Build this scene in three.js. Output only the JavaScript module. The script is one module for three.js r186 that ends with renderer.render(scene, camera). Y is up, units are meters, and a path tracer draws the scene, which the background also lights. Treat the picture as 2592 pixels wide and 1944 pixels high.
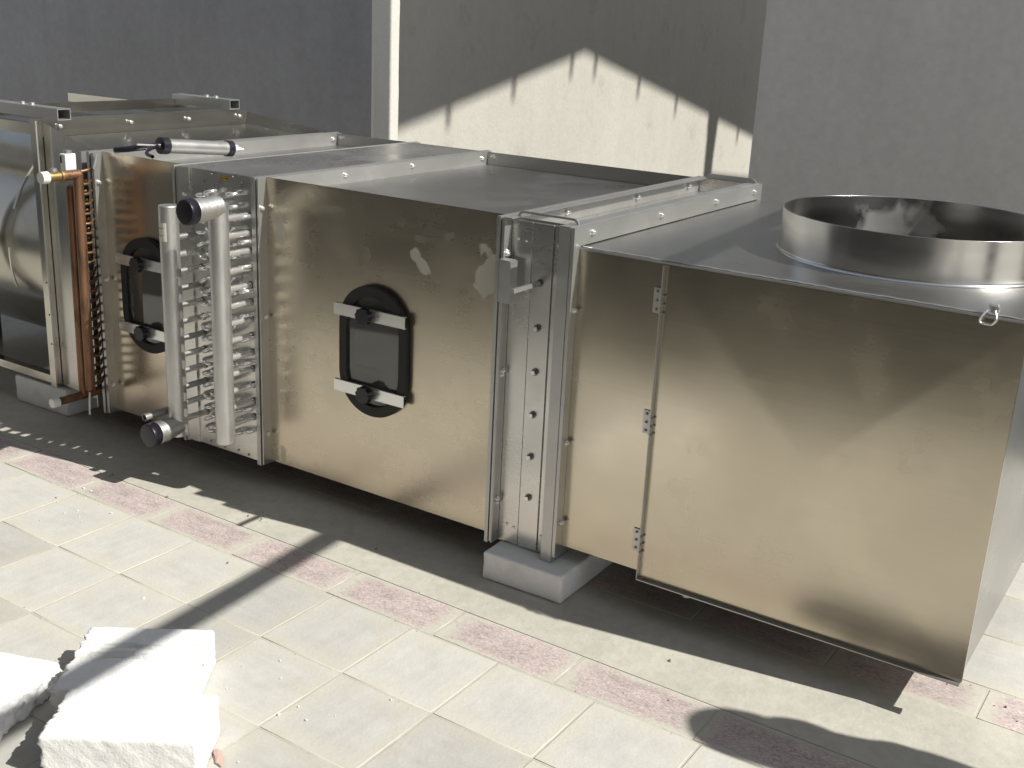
import * as THREE from 'three';
import { mergeGeometries } from 'three/addons/utils/BufferGeometryUtils.js';
import { RoundedBoxGeometry } from 'three/addons/geometries/RoundedBoxGeometry.js';
import { Brush, Evaluator, SUBTRACTION } from 'three-bvh-csg';
import { MarchingCubes } from 'three/addons/objects/MarchingCubes.js';

// ---------------------------------------------------------------- camera, sky, sun, exposure
const scene = new THREE.Scene();
const camera = new THREE.PerspectiveCamera(37.3, 1024 / 768, 0.05, 400);
camera.position.set(1.5291, 1.6183, 2.6313);
camera.rotation.set(-0.3106, 0.5729, 0.0477, 'YXZ');
const renderer = new THREE.WebGLRenderer({ antialias: true });
renderer.toneMapping = THREE.LinearToneMapping;
renderer.toneMappingExposure = 1.3;
renderer.shadowMap.enabled = true;
const SUN = new THREE.Vector3(1.015, 1, -0.16);            // towards the sun
{ // clear hazy sky: deep blue overhead, pale at the horizon, brighter round the sun
  const w = 256, h = 128, d = new Float32Array(w * h * 4), s = SUN.clone().normalize(), v = new THREE.Vector3();
  for (let j = 0; j < h; j++) for (let i = 0; i < w; i++) {
    const th = (j + 0.5) / h * Math.PI - Math.PI / 2, ph = (i + 0.5) / w * 2 * Math.PI - Math.PI;
    v.set(Math.cos(th) * Math.cos(ph), Math.sin(th), Math.cos(th) * Math.sin(ph));
    const e = Math.max(0, v.y), k = Math.exp(-e * 3.2), c = Math.max(0, v.dot(s)), g = 0.5 * Math.pow(c, 24) + 0.16 * Math.pow(c, 5), o = (j * w + i) * 4;
    d[o] = 0.18 + 0.41 * k + g; d[o + 1] = 0.22 + 0.395 * k + g * 0.97; d[o + 2] = 0.30 + 0.35 * k + g * 0.9; d[o + 3] = 1;
    if (v.y < 0) { d[o] *= 0.6; d[o + 1] *= 0.58; d[o + 2] *= 0.55; }
  }
  const t = new THREE.DataTexture(d, w, h, THREE.RGBAFormat, THREE.FloatType);
  t.mapping = THREE.EquirectangularReflectionMapping; t.magFilter = THREE.LinearFilter; t.needsUpdate = true;
  scene.background = t; scene.environment = t;
}
const sun = new THREE.DirectionalLight(new THREE.Color(1, 0.965, 0.89), 4.6);
sun.position.copy(SUN).multiplyScalar(14); sun.castShadow = true; sun.shadow.mapSize.set(2048, 2048);
Object.assign(sun.shadow.camera, { left: -12, right: 12, top: 12, bottom: -12, near: 0.5, far: 50 });
scene.add(sun, sun.target);

// ---------------------------------------------------------------- helpers
let seed = 7;
const rnd = () => { seed = (seed * 1664525 + 1013904223) >>> 0; return seed / 4294967296; };
const rr = (a, b) => a + (b - a) * rnd();
const hash = (x, y, s) => { let n = Math.imul(x, 374761393) + Math.imul(y, 668265263) + Math.imul(s, 1442695041) | 0; n = Math.imul(n ^ n >>> 13, 1274126177); return ((n ^ n >>> 16) >>> 0) / 4294967296; };
function vn(x, y, p, s) { // value noise, period p
  const xi = Math.floor(x), yi = Math.floor(y), fx = x - xi, fy = y - yi, u = fx * fx * (3 - 2 * fx), v = fy * fy * (3 - 2 * fy), m = (a) => ((a % p) + p) % p;
  const a = hash(m(xi), m(yi), s), b = hash(m(xi + 1), m(yi), s), c = hash(m(xi), m(yi + 1), s), d = hash(m(xi + 1), m(yi + 1), s);
  return a + (b - a) * u + (c - a) * v + (a - b - c + d) * u * v;
}
function fbm(u, v, p, s, o = 4) { let t = 0, a = 0.5, n = 0; for (let i = 0; i < o; i++) { t += a * vn(u * p, v * p, p, s + i); n += a; a *= 0.55; p *= 2; } return t / n; }
const sm = (a, b, x) => { const t = Math.min(1, Math.max(0, (x - a) / (b - a))); return t * t * (3 - 2 * t); };
const toS = (c) => Math.round(255 * Math.min(1, Math.max(0, c <= 0.0031308 ? c * 12.92 : 1.055 * Math.pow(c, 1 / 2.4) - 0.055)));
function tex(w, h, fn, srgb = true) { // fn(u,v) -> linear rgb
  const d = new Uint8Array(w * h * 4);
  for (let j = 0; j < h; j++) for (let i = 0; i < w; i++) {
    const c = fn((i + 0.5) / w, (j + 0.5) / h), o = (j * w + i) * 4;
    for (let k = 0; k < 3; k++) d[o + k] = srgb ? toS(c[k]) : Math.round(255 * Math.min(1, Math.max(0, c[k])));
    d[o + 3] = 255;
  }
  const t = new THREE.DataTexture(d, w, h); t.wrapS = t.wrapT = THREE.RepeatWrapping; t.magFilter = THREE.LinearFilter; t.minFilter = THREE.LinearMipmapLinearFilter; t.generateMipmaps = true;
  if (srgb) t.colorSpace = THREE.SRGBColorSpace; t.needsUpdate = true; return t;
}
const rep = (t, n, m = n) => { const c = t.clone(); c.repeat.set(n, m); c.needsUpdate = true; return c; };
const lin = (r, g, b) => new THREE.Color().setRGB(r, g, b);
const gray = (fn) => (u, v) => { const g = fn(u, v); return [g, g, g]; };
const mat = (o) => new THREE.MeshPhysicalMaterial(o);
function uvm(g) { // uv in metres by dominant normal
  const p = g.attributes.position, n = g.attributes.normal, uv = new Float32Array(p.count * 2);
  for (let i = 0; i < p.count; i++) {
    const ax = Math.abs(n.getX(i)), ay = Math.abs(n.getY(i)), az = Math.abs(n.getZ(i)), x = p.getX(i), y = p.getY(i), z = p.getZ(i);
    if (az >= ax && az >= ay) { uv[2 * i] = x; uv[2 * i + 1] = y; } else if (ay >= ax) { uv[2 * i] = x; uv[2 * i + 1] = z; } else { uv[2 * i] = z; uv[2 * i + 1] = y; }
  }
  g.setAttribute('uv', new THREE.BufferAttribute(uv, 2)); return g;
}
const box = (x0, x1, y0, y1, z0, z1, nx = 1, ny = 1, nz = 1) => { const g = new THREE.BoxGeometry(x1 - x0, y1 - y0, z1 - z0, nx, ny, nz); g.translate((x0 + x1) / 2, (y0 + y1) / 2, (z0 + z1) / 2); return uvm(g); };
function cyl(a, b, r, seg = 20, r2 = r, open = false) { // cylinder from a to b
  const A = new THREE.Vector3(...a), B = new THREE.Vector3(...b), L = A.distanceTo(B), g = new THREE.CylinderGeometry(r2, r, L, seg, 1, open);
  g.translate(0, L / 2, 0); g.applyQuaternion(new THREE.Quaternion().setFromUnitVectors(new THREE.Vector3(0, 1, 0), B.clone().sub(A).normalize())); g.translate(...a); return g;
}
function tube(pts, r, n = 24, seg = 8) { return new THREE.TubeGeometry(new THREE.CatmullRomCurve3(pts.map((p) => new THREE.Vector3(...p)), false, 'catmullrom', 0.3), n, r, seg); }
const idx = (g) => { if (!g.index) { const n = g.attributes.position.count, a = new Uint32Array(n); for (let i = 0; i < n; i++) a[i] = i; g.setIndex(new THREE.BufferAttribute(a, 1)); } for (const k of Object.keys(g.attributes)) if (!['position', 'normal', 'uv'].includes(k)) g.deleteAttribute(k); return g; };
const join = (gs) => gs.length > 1 ? mergeGeometries(gs.map(idx)) : gs[0];
function mesh(name, gs, m, parent) {
  const o = new THREE.Mesh(Array.isArray(gs) ? join(gs) : gs, m); o.name = name; o.castShadow = o.receiveShadow = true; if (parent) parent.add(o); return o;
}
const used = {};
function top(o, label, category, group, kind) {
  const n = used[o.name] = (used[o.name] || 0) + 1; if (n > 1) o.name += '_' + String(n - 1).padStart(3, '0');
  o.userData = {}; if (label) o.userData.label = label; if (category) o.userData.category = category; if (group) o.userData.group = group; if (kind) o.userData.kind = kind;
  scene.add(o); return o;
}
const grp = (name) => { const g = new THREE.Group(); g.name = name; return g; };
function warp(g, fn) { const p = g.attributes.position, v = new THREE.Vector3(); for (let i = 0; i < p.count; i++) { v.fromBufferAttribute(p, i); fn(v); p.setXYZ(i, v.x, v.y, v.z); } p.needsUpdate = true; g.computeVertexNormals(); return g; }

// ---------------------------------------------------------------- materials
const steelTone = tex(512, 512, gray((u, v) => 0.84 + 0.15 * fbm(u, v, 4, 11, 6) + 0.02 * vn(u * 4, v * 220, 220, 12)));
const steelRough = tex(512, 512, (u, v) => { const r = 0.36 + 0.26 * fbm(u, v, 5, 21, 6) + 0.03 * vn(u * 6, v * 180, 180, 22) + 0.10 * sm(0.55, 0.8, fbm(u, v, 9, 24, 4)); return [1, r, 1]; }, false);
const steelBump = tex(512, 512, gray((u, v) => 0.6 * fbm(u, v, 3, 31, 3) + 0.4 * vn(u * 8, v * 200, 200, 32)), false);
const STEEL = [0.63, 0.565, 0.455];
const steel = mat({ color: lin(...STEEL), metalness: 1, roughness: 0.47, map: rep(steelTone, 0.9), roughnessMap: rep(steelRough, 0.8), bumpMap: rep(steelBump, 1.1), bumpScale: 0.00006 });
const steelTop = mat({ color: lin(0.46, 0.455, 0.44), metalness: 0.95, roughness: 0.62, map: rep(steelTone, 0.7), roughnessMap: rep(steelRough, 0.6), bumpMap: rep(steelBump, 0.8), bumpScale: 0.00015 });
const alu = mat({ color: lin(0.53, 0.53, 0.515), metalness: 0.76, roughness: 0.72, map: rep(steelTone, 1.3), roughnessMap: rep(steelRough, 1.2) });
const aluDull = mat({ color: lin(0.60, 0.595, 0.57), metalness: 0.68, roughness: 0.66, map: rep(steelTone, 2), roughnessMap: rep(steelRough, 1.6) });
const aluFace = mat({ color: lin(0.74, 0.73, 0.70), metalness: 0.92, roughness: 0.55, map: rep(steelTone, 1.2), roughnessMap: rep(steelRough, 1.1) });
const frameSteel = mat({ color: lin(0.58, 0.565, 0.51), metalness: 0.97, roughness: 0.34, map: rep(steelTone, 1.2), roughnessMap: rep(steelRough, 1.1) });
const pipeMat = mat({ color: lin(0.66, 0.66, 0.64), metalness: 0.9, roughness: 0.85, map: rep(steelTone, 3), roughnessMap: rep(steelRough, 2) });
const bright = mat({ color: lin(0.83, 0.83, 0.815), metalness: 0.8, roughness: 0.27 });
const darkSteel = mat({ color: lin(0.33, 0.32, 0.30), metalness: 1, roughness: 0.75, map: rep(steelTone, 1), roughnessMap: rep(steelRough, 1) });
const black = mat({ color: lin(0.012, 0.012, 0.012), roughness: 0.6 });
const blackGloss = mat({ color: lin(0.012, 0.012, 0.018), roughness: 0.35 });
const glass = mat({ color: lin(0.75, 0.75, 0.72), transmission: 0.9, thickness: 0, roughness: 0.04, ior: 1.75 });
const whitePlastic = mat({ color: lin(0.78, 0.78, 0.76), roughness: 0.45 });
const copperTex = tex(256, 256, (u, v) => { const a = fbm(u, v, 6, 41, 5), b = sm(0.5, 0.7, fbm(u, v, 10, 45, 4)); return [0.19 + 0.15 * a - 0.10 * b, 0.098 + 0.09 * a - 0.045 * b, 0.06 + 0.05 * a - 0.02 * b]; });
const copper = mat({ map: copperTex, metalness: 0.75, roughness: 0.5 });
const brass = mat({ color: lin(0.45, 0.34, 0.14), metalness: 0.9, roughness: 0.45 });
const brownTube = mat({ color: lin(0.16, 0.10, 0.05), metalness: 0.7, roughness: 0.6 });
const yellow = mat({ color: lin(0.65, 0.47, 0.03), roughness: 0.6 });

const foamTex = tex(512, 512, gray((u, v) => 0.78 + 0.07 * fbm(u, v, 40, 51, 3) - 0.07 * sm(0.6, 0.8, fbm(u, v, 5, 55, 3))));
const foamBump = tex(512, 512, gray((u, v) => fbm(u, v, 56, 52, 3)), false);
const foam = mat({ map: rep(foamTex, 3), bumpMap: rep(foamBump, 3.5), bumpScale: 0.0009, roughness: 0.95 });

// ---------------------------------------------------------------- ground and paving
const sandTex = tex(512, 512, (u, v) => { const a = fbm(u, v, 8, 61, 5), b = fbm(u, v, 64, 66, 3), k = 0.40 + 0.10 * a + 0.10 * (b - 0.5); return [k * 1.03, k * 0.99, k * 0.87]; });
const ground = mesh('ground', uvm(new THREE.PlaneGeometry(160, 160).rotateX(-Math.PI / 2).translate(0, -0.0015, 0)), mat({ map: rep(sandTex, 1.2), roughness: 0.95 }));
top(ground, null, null, null, 'structure');
function tileTex(s, red) {
  return tex(256, 256, (u, v) => {
    const e = Math.min(u, 1 - u, v, 1 - v), n = fbm(u, v, 5, s, 5), f = fbm(u, v, 60, s + 7, 3) - 0.5, st = vn(u * 3, v * 26, 26, s + 9) - 0.5;
    let d = red ? sm(0.20, 0.02, e * 1.1 + 0.34 * (n - 0.42)) : 0.85 * sm(0.22, 0.0, e + 0.34 * (n - 0.5));     // sand swept over the rim
    const sand = [0.505, 0.485, 0.425].map((c) => c + 0.06 * (n - 0.5) + 0.05 * f);
    const g = 0.472 + 0.10 * (n - 0.5) + 0.05 * f + 0.03 * st; let face = [g, g * 0.985, g * 0.925];
    if (red) { const sp = sm(0.66, 0.78, fbm(u, v, 90, s + 3, 2)), k = 1 + 0.5 * (n - 0.5) + 0.9 * f; face = [0.43 * k + 0.16 * sp, 0.36 * k + 0.16 * sp, 0.345 * k + 0.16 * sp]; }
    return face.map((c, i) => c * (1 - d) + sand[i] * d);
  });
}
const tileBump = rep(tex(256, 256, gray((u, v) => fbm(u, v, 40, 77, 3)), false), 1);
const grayMats = [], redMats = [];
for (let i = 0; i < 4; i++) { const t = tileTex(100 + 20 * i, false); for (const k of [0.92, 1, 1.07]) grayMats.push(mat({ map: t, color: lin(k, k, k), roughness: 0.85, bumpMap: tileBump, bumpScale: 0.0006 })); redMats.push(mat({ map: tileTex(300 + 20 * i, true), roughness: 0.85, bumpMap: tileBump, bumpScale: 0.001 })); }
function tileGeo(w, d, rot) { // chamfered slab, top at y = 0
  const g = new THREE.BufferGeometry(), c = 0.0022, t = 0.03, P = [], U = [], I = [];
  const ring = (x, z, y) => { for (const [sx, sz] of [[-1, -1], [1, -1], [1, 1], [-1, 1]]) { P.push(sx * x, y, sz * z); let a = 0.5 + sx * 0.5 * x / (w / 2), b = 0.5 + sz * 0.5 * z / (d / 2); for (let k = 0; k < rot; k++) [a, b] = [b, 1 - a]; U.push(a, b); } };
  ring(w / 2 - c, d / 2 - c, 0); ring(w / 2 - c, d / 2 - c, 0); ring(w / 2, d / 2, -c * 0.6); ring(w / 2, d / 2, -t);
  I.push(0, 2, 1, 0, 3, 2);
  for (const b of [4, 8]) for (let k = 0; k < 4; k++) { const a = b + k, n = b + (k + 1) % 4; I.push(a, n, a + 4, n, n + 4, a + 4); }
  g.setAttribute('position', new THREE.Float32BufferAttribute(P, 3)); g.setAttribute('uv', new THREE.Float32BufferAttribute(U, 2)); g.setIndex(I); g.computeVertexNormals(); return g;
}
const paving = top(grp('pavement'), null, null, null, 'structure');
const J = 0.005, Q = 0.2913, X0 = -0.191;
const gs = [0, 1, 2, 3].map((r) => tileGeo(Q - J, Q - J, r)), gr = [0, 2].map((r) => tileGeo(0.391 - J, 0.160, r));
function lay(name, geos, mats, x, z) { const t = mesh(name, geos[Math.floor(rnd() * geos.length)], mats[Math.floor(rnd() * mats.length)], paving); t.position.set(x, rr(-0.0006, 0.0007), z); t.rotation.set(rr(-1, 1) * 0.002, rr(-1, 1) * 0.004, rr(-1, 1) * 0.002); }
for (let r = 0; r < 8; r++) for (let c = -12; c < 11; c++) lay('paving_tile', gs, grayMats, X0 + (c + 0.5) * Q, 0.417 + (r + 0.5) * Q);
mesh('concrete_strip', box(-4.2, 2.6, -0.03, 0.0005, -0.1045, 0.2515), mat({ map: rep(sandTex, 0.7), roughness: 0.9, bumpMap: rep(tileBump, 3), bumpScale: 0.0008 }), paving);
for (let r = 0; r < 6; r++) for (let c = 3; c < 9; c++) lay('paving_tile', gs, grayMats, X0 + (c + 0.5) * Q + 0.09, -0.272 - (r + 0.5) * Q);
for (let c = -8; c < 7; c++) lay('red_tile', gr, redMats, -0.124 + (c + 0.5) * 0.391, 0.333);
for (let c = -7; c < 6; c++) lay('red_tile', gr, redMats, 0.02 + (c + 0.5) * 0.391, -0.187);

// ---------------------------------------------------------------- walls
const plaster = (s, rgb, grain) => tex(1024, 1024, (u, v) => { const a = fbm(u, v, 4, s, 5), b = fbm(u, v, 80, s + 5, 3) - 0.5, st = fbm(u * 1, v * 0.12, 24, s + 9, 3) - 0.5, k = 1 + grain * (0.35 * (a - 0.5) + 0.30 * b + 0.22 * st); return rgb.map((c) => c * k); });
const plBump = tex(512, 512, gray((u, v) => 0.5 * fbm(u, v, 60, 91, 3) + 0.5 * fbm(u, v, 8, 95, 3)), false);
const wallMat = (t, sc) => mat({ map: rep(t, sc), roughness: 0.92, bumpMap: rep(plBump, 1.1), bumpScale: 0.003 });
const greyPlaster = wallMat(plaster(401, [0.27, 0.27, 0.283], 0.55), 0.4), palePlaster = wallMat(plaster(431, [0.53, 0.515, 0.495], 0.45), 0.4), whitePaint = wallMat(plaster(461, [0.60, 0.585, 0.54], 0.3), 0.7);
const concreteTex = tex(1024, 1024, (u, v) => { const a = fbm(u, v, 4, 501, 5), b = fbm(u, v, 90, 505, 3) - 0.5, st = fbm(u, v * 0.1, 30, 509, 3) - 0.5, sp = sm(0.70, 0.8, fbm(u, v, 14, 513, 4)), k = 0.47 * (1 + 0.11 * (a - 0.5) + 0.10 * b + 0.06 * st) * (1 - 0.09 * sp); return [k, k * 0.965, k * 0.87]; });
const concrete = wallMat(concreteTex, 0.33);
const XW = -3.2, XL = -2.95, ZL = -2.665;
{
  const g = top(grp('rendered_wall'), 'dark grey rendered wall behind the fan end, its corner return painted pale', 'wall');
  mesh('wall_face', box(-14, XL - 0.02, 0, 4.6, ZL - 0.23, ZL), greyPlaster, g);
  mesh('corner_return', warp(box(XL - 0.019, XL, 0, 4.6, ZL - 0.229, ZL, 1, 160, 6), (p) => { if (p.z < ZL - 0.2) p.z += 0.004 * (fbm(p.y * 0.2, 0.3, 30, 71, 4) - 0.5) * 2; }), whitePaint, g);
  const w = mesh('concrete_wall', box(XW - 0.25, XW, 0, 4.4, -14, ZL - 0.24), concrete); top(w, 'long raw concrete wall with a gable of sunlight across it', 'wall');
  const r = mesh('rendered_wall', box(-0.70, 12, 0, 5, -3.17, -2.97), palePlaster); top(r, 'pale grey rendered wall in shade behind the round collar', 'wall');
}

{ // low block behind the pale wall: it keeps the passage beside the concrete wall in shade
  const g = top(grp('service_block'), 'low flat roofed block hidden behind the pale wall', 'building');
  mesh('wall', box(-0.22, 8, 0, 2.72, -15, -3.2), palePlaster, g); mesh('roof_slab', box(-0.26, 8.04, 2.721, 2.86, -15.04, -3.18), concrete, g); mesh('door', box(-0.25, -0.22, 0, 2.05, -6.4, -5.5), mat({ color: lin(0.2, 0.2, 0.19), roughness: 0.7 }), g);
}
// ---------------------------------------------------------------- air handling unit
const T = 1.0914, HB = 0.0914, W = -1.336, ZP = -0.04, XML = -1.209, XCL = -1.586, XSL = -2.019, XDL = -0.2253;
const unit = top(grp('air_handling_unit'), 'long stainless steel air handling unit raised on white foam blocks', 'ventilation unit');
const boltG = (() => { const g = new THREE.CylinderGeometry(0.0085, 0.0085, 0.007, 6); g.rotateZ(-Math.PI / 2); const n = new THREE.CylinderGeometry(0.0045, 0.0045, 0.016, 8); n.rotateZ(-Math.PI / 2); return join([g, n]); })();
const addBolt = (parent, x, y, z) => { const b = mesh('bolt', boltG, bright, parent); b.position.set(x, y, z); b.rotation.x = rr(0, 1); return b; };
const rivetG = new THREE.SphereGeometry(0.0045, 8, 5, 0, 2 * Math.PI, 0, Math.PI / 2).rotateX(Math.PI / 2);
function flange(x0, x1, m, top_ = T, bot = HB, z0 = W, z1 = 0, d = 0.04) { // a ring of sheet standing out of the casing
  return [box(x0, x1, bot, top_, z1 - d, z1), box(x0, x1, bot, top_, z0, z0 + d), box(x0, x1, top_ - d - 0.012, top_, z0 + d, z1 - d), box(x0, x1, bot, bot + d, z0 + d, z1 - d)];
}
function joint(xa, wa, xb, wb, ma, name, bolts, extra = []) { // two flanges bolted face to face
  const f = mesh(name, [...flange(xa, xa + wa, ma), ...extra], ma, unit), s = mesh('mating_flange', flange(xb, xb + wb, alu, T - 0.003, HB + 0.004, W + 0.003, -0.003), alu, f);
  for (const y of [0.985, 0.62, 0.215]) addBolt(f, xb + wb + 0.003, y + rr(-0.008, 0.008), -0.02 + rr(-0.003, 0.003));
  for (const z of bolts) addBolt(f, xb + wb + 0.003, T - 0.024 + rr(-0.003, 0.003), z + rr(-0.01, 0.01));
  return f;
}
const wave = (amp, s) => (p) => { p.z += amp * (fbm(p.x * 0.5 + 3, p.y * 0.5 + 3, 4, s, 2) - 0.5); };
// middle casing: tray top
function oval(w, h, cx, cy) { const s = new THREE.Shape(), r = w / 2, k = h / 2; s.moveTo(cx - r, cy - k * 0.35); s.bezierCurveTo(cx - r, cy - k * 0.75, cx - r * 0.55, cy - k, cx, cy - k); s.bezierCurveTo(cx + r * 0.55, cy - k, cx + r, cy - k * 0.75, cx + r, cy - k * 0.35); s.lineTo(cx + r, cy + k * 0.35); s.bezierCurveTo(cx + r, cy + k * 0.75, cx + r * 0.55, cy + k, cx, cy + k); s.bezierCurveTo(cx - r * 0.55, cy + k, cx - r, cy + k * 0.75, cx - r, cy + k * 0.35); s.closePath(); return s; }
const csg = new Evaluator(); csg.attributes = ['position', 'normal', 'uv'];
function cut(g, hole) { const A = new Brush(idx(g)), B = new Brush(idx(hole)); A.updateMatrixWorld(); B.updateMatrixWorld(); return idx(csg.evaluate(A, B, SUBTRACTION).geometry); }
function trayCasing(name, x0, x1, front, s, cx) { // hollow sheet box with a sunk top
  const y0 = HB + 0.01, y1 = T - 0.06, z1 = ZP - 0.004;
  const c = mesh(name, [box(x0, x1, y0, y0 + 0.003, W + 0.034, z1), box(x0, x1, y0, T - 0.003, W + 0.030, W + 0.0335), box(x0, x0 + 0.003, y0 + 0.0035, y1, W + 0.034, z1), box(x1 - 0.003, x1, y0 + 0.0035, y1, W + 0.034, z1)], steelTop, unit);
  mesh('top_sheet', warp(box(x0, x1, T - 0.058, T - 0.054, W + 0.034, ZP - 0.004, 20, 1, 24), (p) => { const a = (p.x - x0) / (x1 - x0), b = (p.z - W) / (ZP - W); p.y -= 0.007 * Math.sin(Math.PI * a) * Math.sin(Math.PI * b) + 0.002 * (fbm(p.x * 0.4 + 2, p.z * 0.4 + 2, 5, s, 2) - 0.5); }), steelTop, c);
  if (front) {
    let g = warp(box(x0, x1, HB + 0.012, T, ZP - 0.003, ZP, 24, 24, 1), wave(0.0025, s + 5));
    if (cx) g = cut(g, new THREE.ExtrudeGeometry(oval(0.222, 0.366, cx, 0.594), { depth: 0.06, bevelEnabled: false, curveSegments: 16 }).translate(0, 0, ZP - 0.03));
    mesh('front_panel', g, front, c);
  }
  return c;
}
// stains left by the protective film, printed on the middle panel
function filmMaps() {
  const blob = (u, v, cx, cy, rx, ry, rot, s) => { const dx = u - cx, dy = v - cy, c = Math.cos(rot), q = Math.sin(rot), X = (dx * c + dy * q) / rx, Y = (-dx * q + dy * c) / ry; return 1 - Math.hypot(X, Y) - 1.5 * (fbm(u * 1.0, v * 1.0, 20, s, 3) - 0.5); };
  const px = (x) => (x + 1.19) / (0.965), py = (y) => (y - HB - 0.012) / (T - HB - 0.012);
  const stain = (u, v) => {
    let k = 0;
    for (const [x, y, a, b, r, s, w] of [[-0.545, 0.905, 0.045, 0.022, -0.8, 601, 0.8], [-0.56, 0.925, 0.02, 0.02, 0, 604, 0.8], [-0.292, 0.905, 0.05, 0.065, 0.3, 607, 1], [-1.12, 0.93, 0.026, 0.05, 0, 611, 0.75], [-0.44, 1.0, 0.022, 0.012, 0.5, 613, 0.11], [-0.55, 0.975, 0.02, 0.012, 0.2, 617, 0.08], [-0.62, 1.02, 0.02, 0.014, 0.2, 619, 0.07], [-0.93, 1.02, 0.09, 0.012, 0.05, 621, 0.08], [-1.0, 1.03, 0.012, 0.03, 0.3, 623, 0.08], [-1.12, 1.03, 0.03, 0.012, 0, 627, 0.12], [-0.75, 0.90, 0.02, 0.03, 0, 629, 0.05], [-1.127, 0.14, 0.012, 0.03, 0, 631, 0.4]])
      k = Math.max(k, w * sm(0, 0.35, blob(u, v, px(x), py(y), a, b, r, s)));
    return k;
  };
  const smear = (u, v) => sm(0.60, 0.72, fbm(u, v, 6, 641, 5)) * 0.5 + sm(0.66, 0.72, fbm(u, v, 24, 645, 3)) * 0.5;
  const col = tex(768, 768, (u, v) => { const k = stain(u, v), f = smear(u, v), t = 0.90 + 0.08 * fbm(u, v, 5, 651, 5) - 0.03 * f; return STEEL.map((c, i) => c * t * (1 - k) + [0.52, 0.50, 0.45][i] * k); });
  const rm = tex(768, 768, (u, v) => { const k = stain(u, v), r = 0.22 + 0.09 * fbm(u, v, 6, 661, 5) + 0.02 * vn(u * 4, v * 160, 160, 665) + 0.03 * smear(u, v); return [1, r * (1 - k) + 0.75 * k, 1 - 0.75 * k]; }, false);
  return mat({ map: col, roughnessMap: rm, metalnessMap: rm, metalness: 1, roughness: 1, bumpMap: rep(steelBump, 1), bumpScale: 0.00005 });
}
const filmSteel = filmMaps();
const mid = trayCasing('middle_casing', XML + 0.026, XDL - 0.022, filmSteel, 701, -0.713);
{ // panel uv 0..1
  const g = mid.getObjectByName('front_panel').geometry, p = g.attributes.position, uv = g.attributes.uv;
  for (let i = 0; i < p.count; i++) uv.setXY(i, (p.getX(i) + 1.19) / 0.965, (p.getY(i) - HB - 0.012) / (T - HB - 0.012));
}
const coilTop = trayCasing('coil_casing', XCL + 0.026, XML - 0.004, null, 721);
const sight = trayCasing('inspection_casing', XSL + 0.008, XCL - 0.004, steel, 741, -1.782);
joint(XML - 0.003, 0.018, XML + 0.02, 0.006, alu, 'coil_flange', [-0.42, -0.80, -1.27]);
joint(XCL - 0.003, 0.012, XCL + 0.012, 0.014, aluDull, 'coil_flange', [-0.3, -0.78, -1.28]);
joint(XSL - 0.026, 0.014, XSL - 0.006, 0.014, alu, 'section_flange', [-0.7, -1.28]);
joint(XDL - 0.018, 0.012, XDL - 0.003, 0.006, alu, 'damper_flange', []);
// oval sight windows held by two clamp bars
const knobG = (() => { const s = new THREE.Shape(); for (let i = 0; i < 96; i++) { const a = i / 96 * 2 * Math.PI, r = 0.0245 + 0.0018 * Math.cos(a * 10); s[i ? 'lineTo' : 'moveTo'](r * Math.cos(a), r * Math.sin(a)); } const g = new THREE.ExtrudeGeometry(s, { depth: 0.016, bevelEnabled: true, bevelThickness: 0.003, bevelSize: 0.003, bevelSegments: 3, curveSegments: 1 }); g.translate(0, 0, 0.008); return join([idx(g), idx(new THREE.CylinderGeometry(0.012, 0.015, 0.012, 12).rotateX(Math.PI / 2))]); })();
function sightWindow(cx, label) {
  const cy = 0.594, w = 0.268, h = 0.42, z = ZP + 0.001;
  const rim = oval(w, h, cx, cy); rim.holes.push(oval(w - 0.048, h - 0.056, cx, cy));
  const g = mesh('sight_window', new THREE.ExtrudeGeometry(rim, { depth: 0.012, bevelEnabled: true, bevelThickness: 0.004, bevelSize: 0.004, bevelSegments: 3, curveSegments: 16 }).translate(0, 0, z + 0.004), black, unit);
  g.userData.label = label;
  mesh('pane', new THREE.ShapeGeometry(oval(w - 0.04, h - 0.046, cx, cy), 16).translate(0, 0, z + 0.009), glass, g);
  for (const [y, dx] of [[0.716, 0], [0.461, 0.004]]) {
    const x0 = cx - 0.151, x1 = cx + 0.137, d = 0.035;
    mesh('clamp_bar', [box(x0, x1, y - 0.017, y + 0.017, z + 0.026, z + 0.028), box(x0, x1, y + 0.0172, y + 0.019, z + 0.017, z + 0.028), box(x0, x1, y - 0.019, y - 0.0172, z + 0.017, z + 0.028)], bright, g);
    const k = mesh('knob', knobG, blackGloss, g); k.position.set(cx - 0.012 + dx, y - 0.002, z + 0.030); k.rotation.z = rr(0, 1);
  }
}
sightWindow(-0.713, 'black rimmed oval sight window on the middle panel'); sightWindow(-1.782, 'black rimmed oval sight window behind the vertical pipes');

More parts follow.
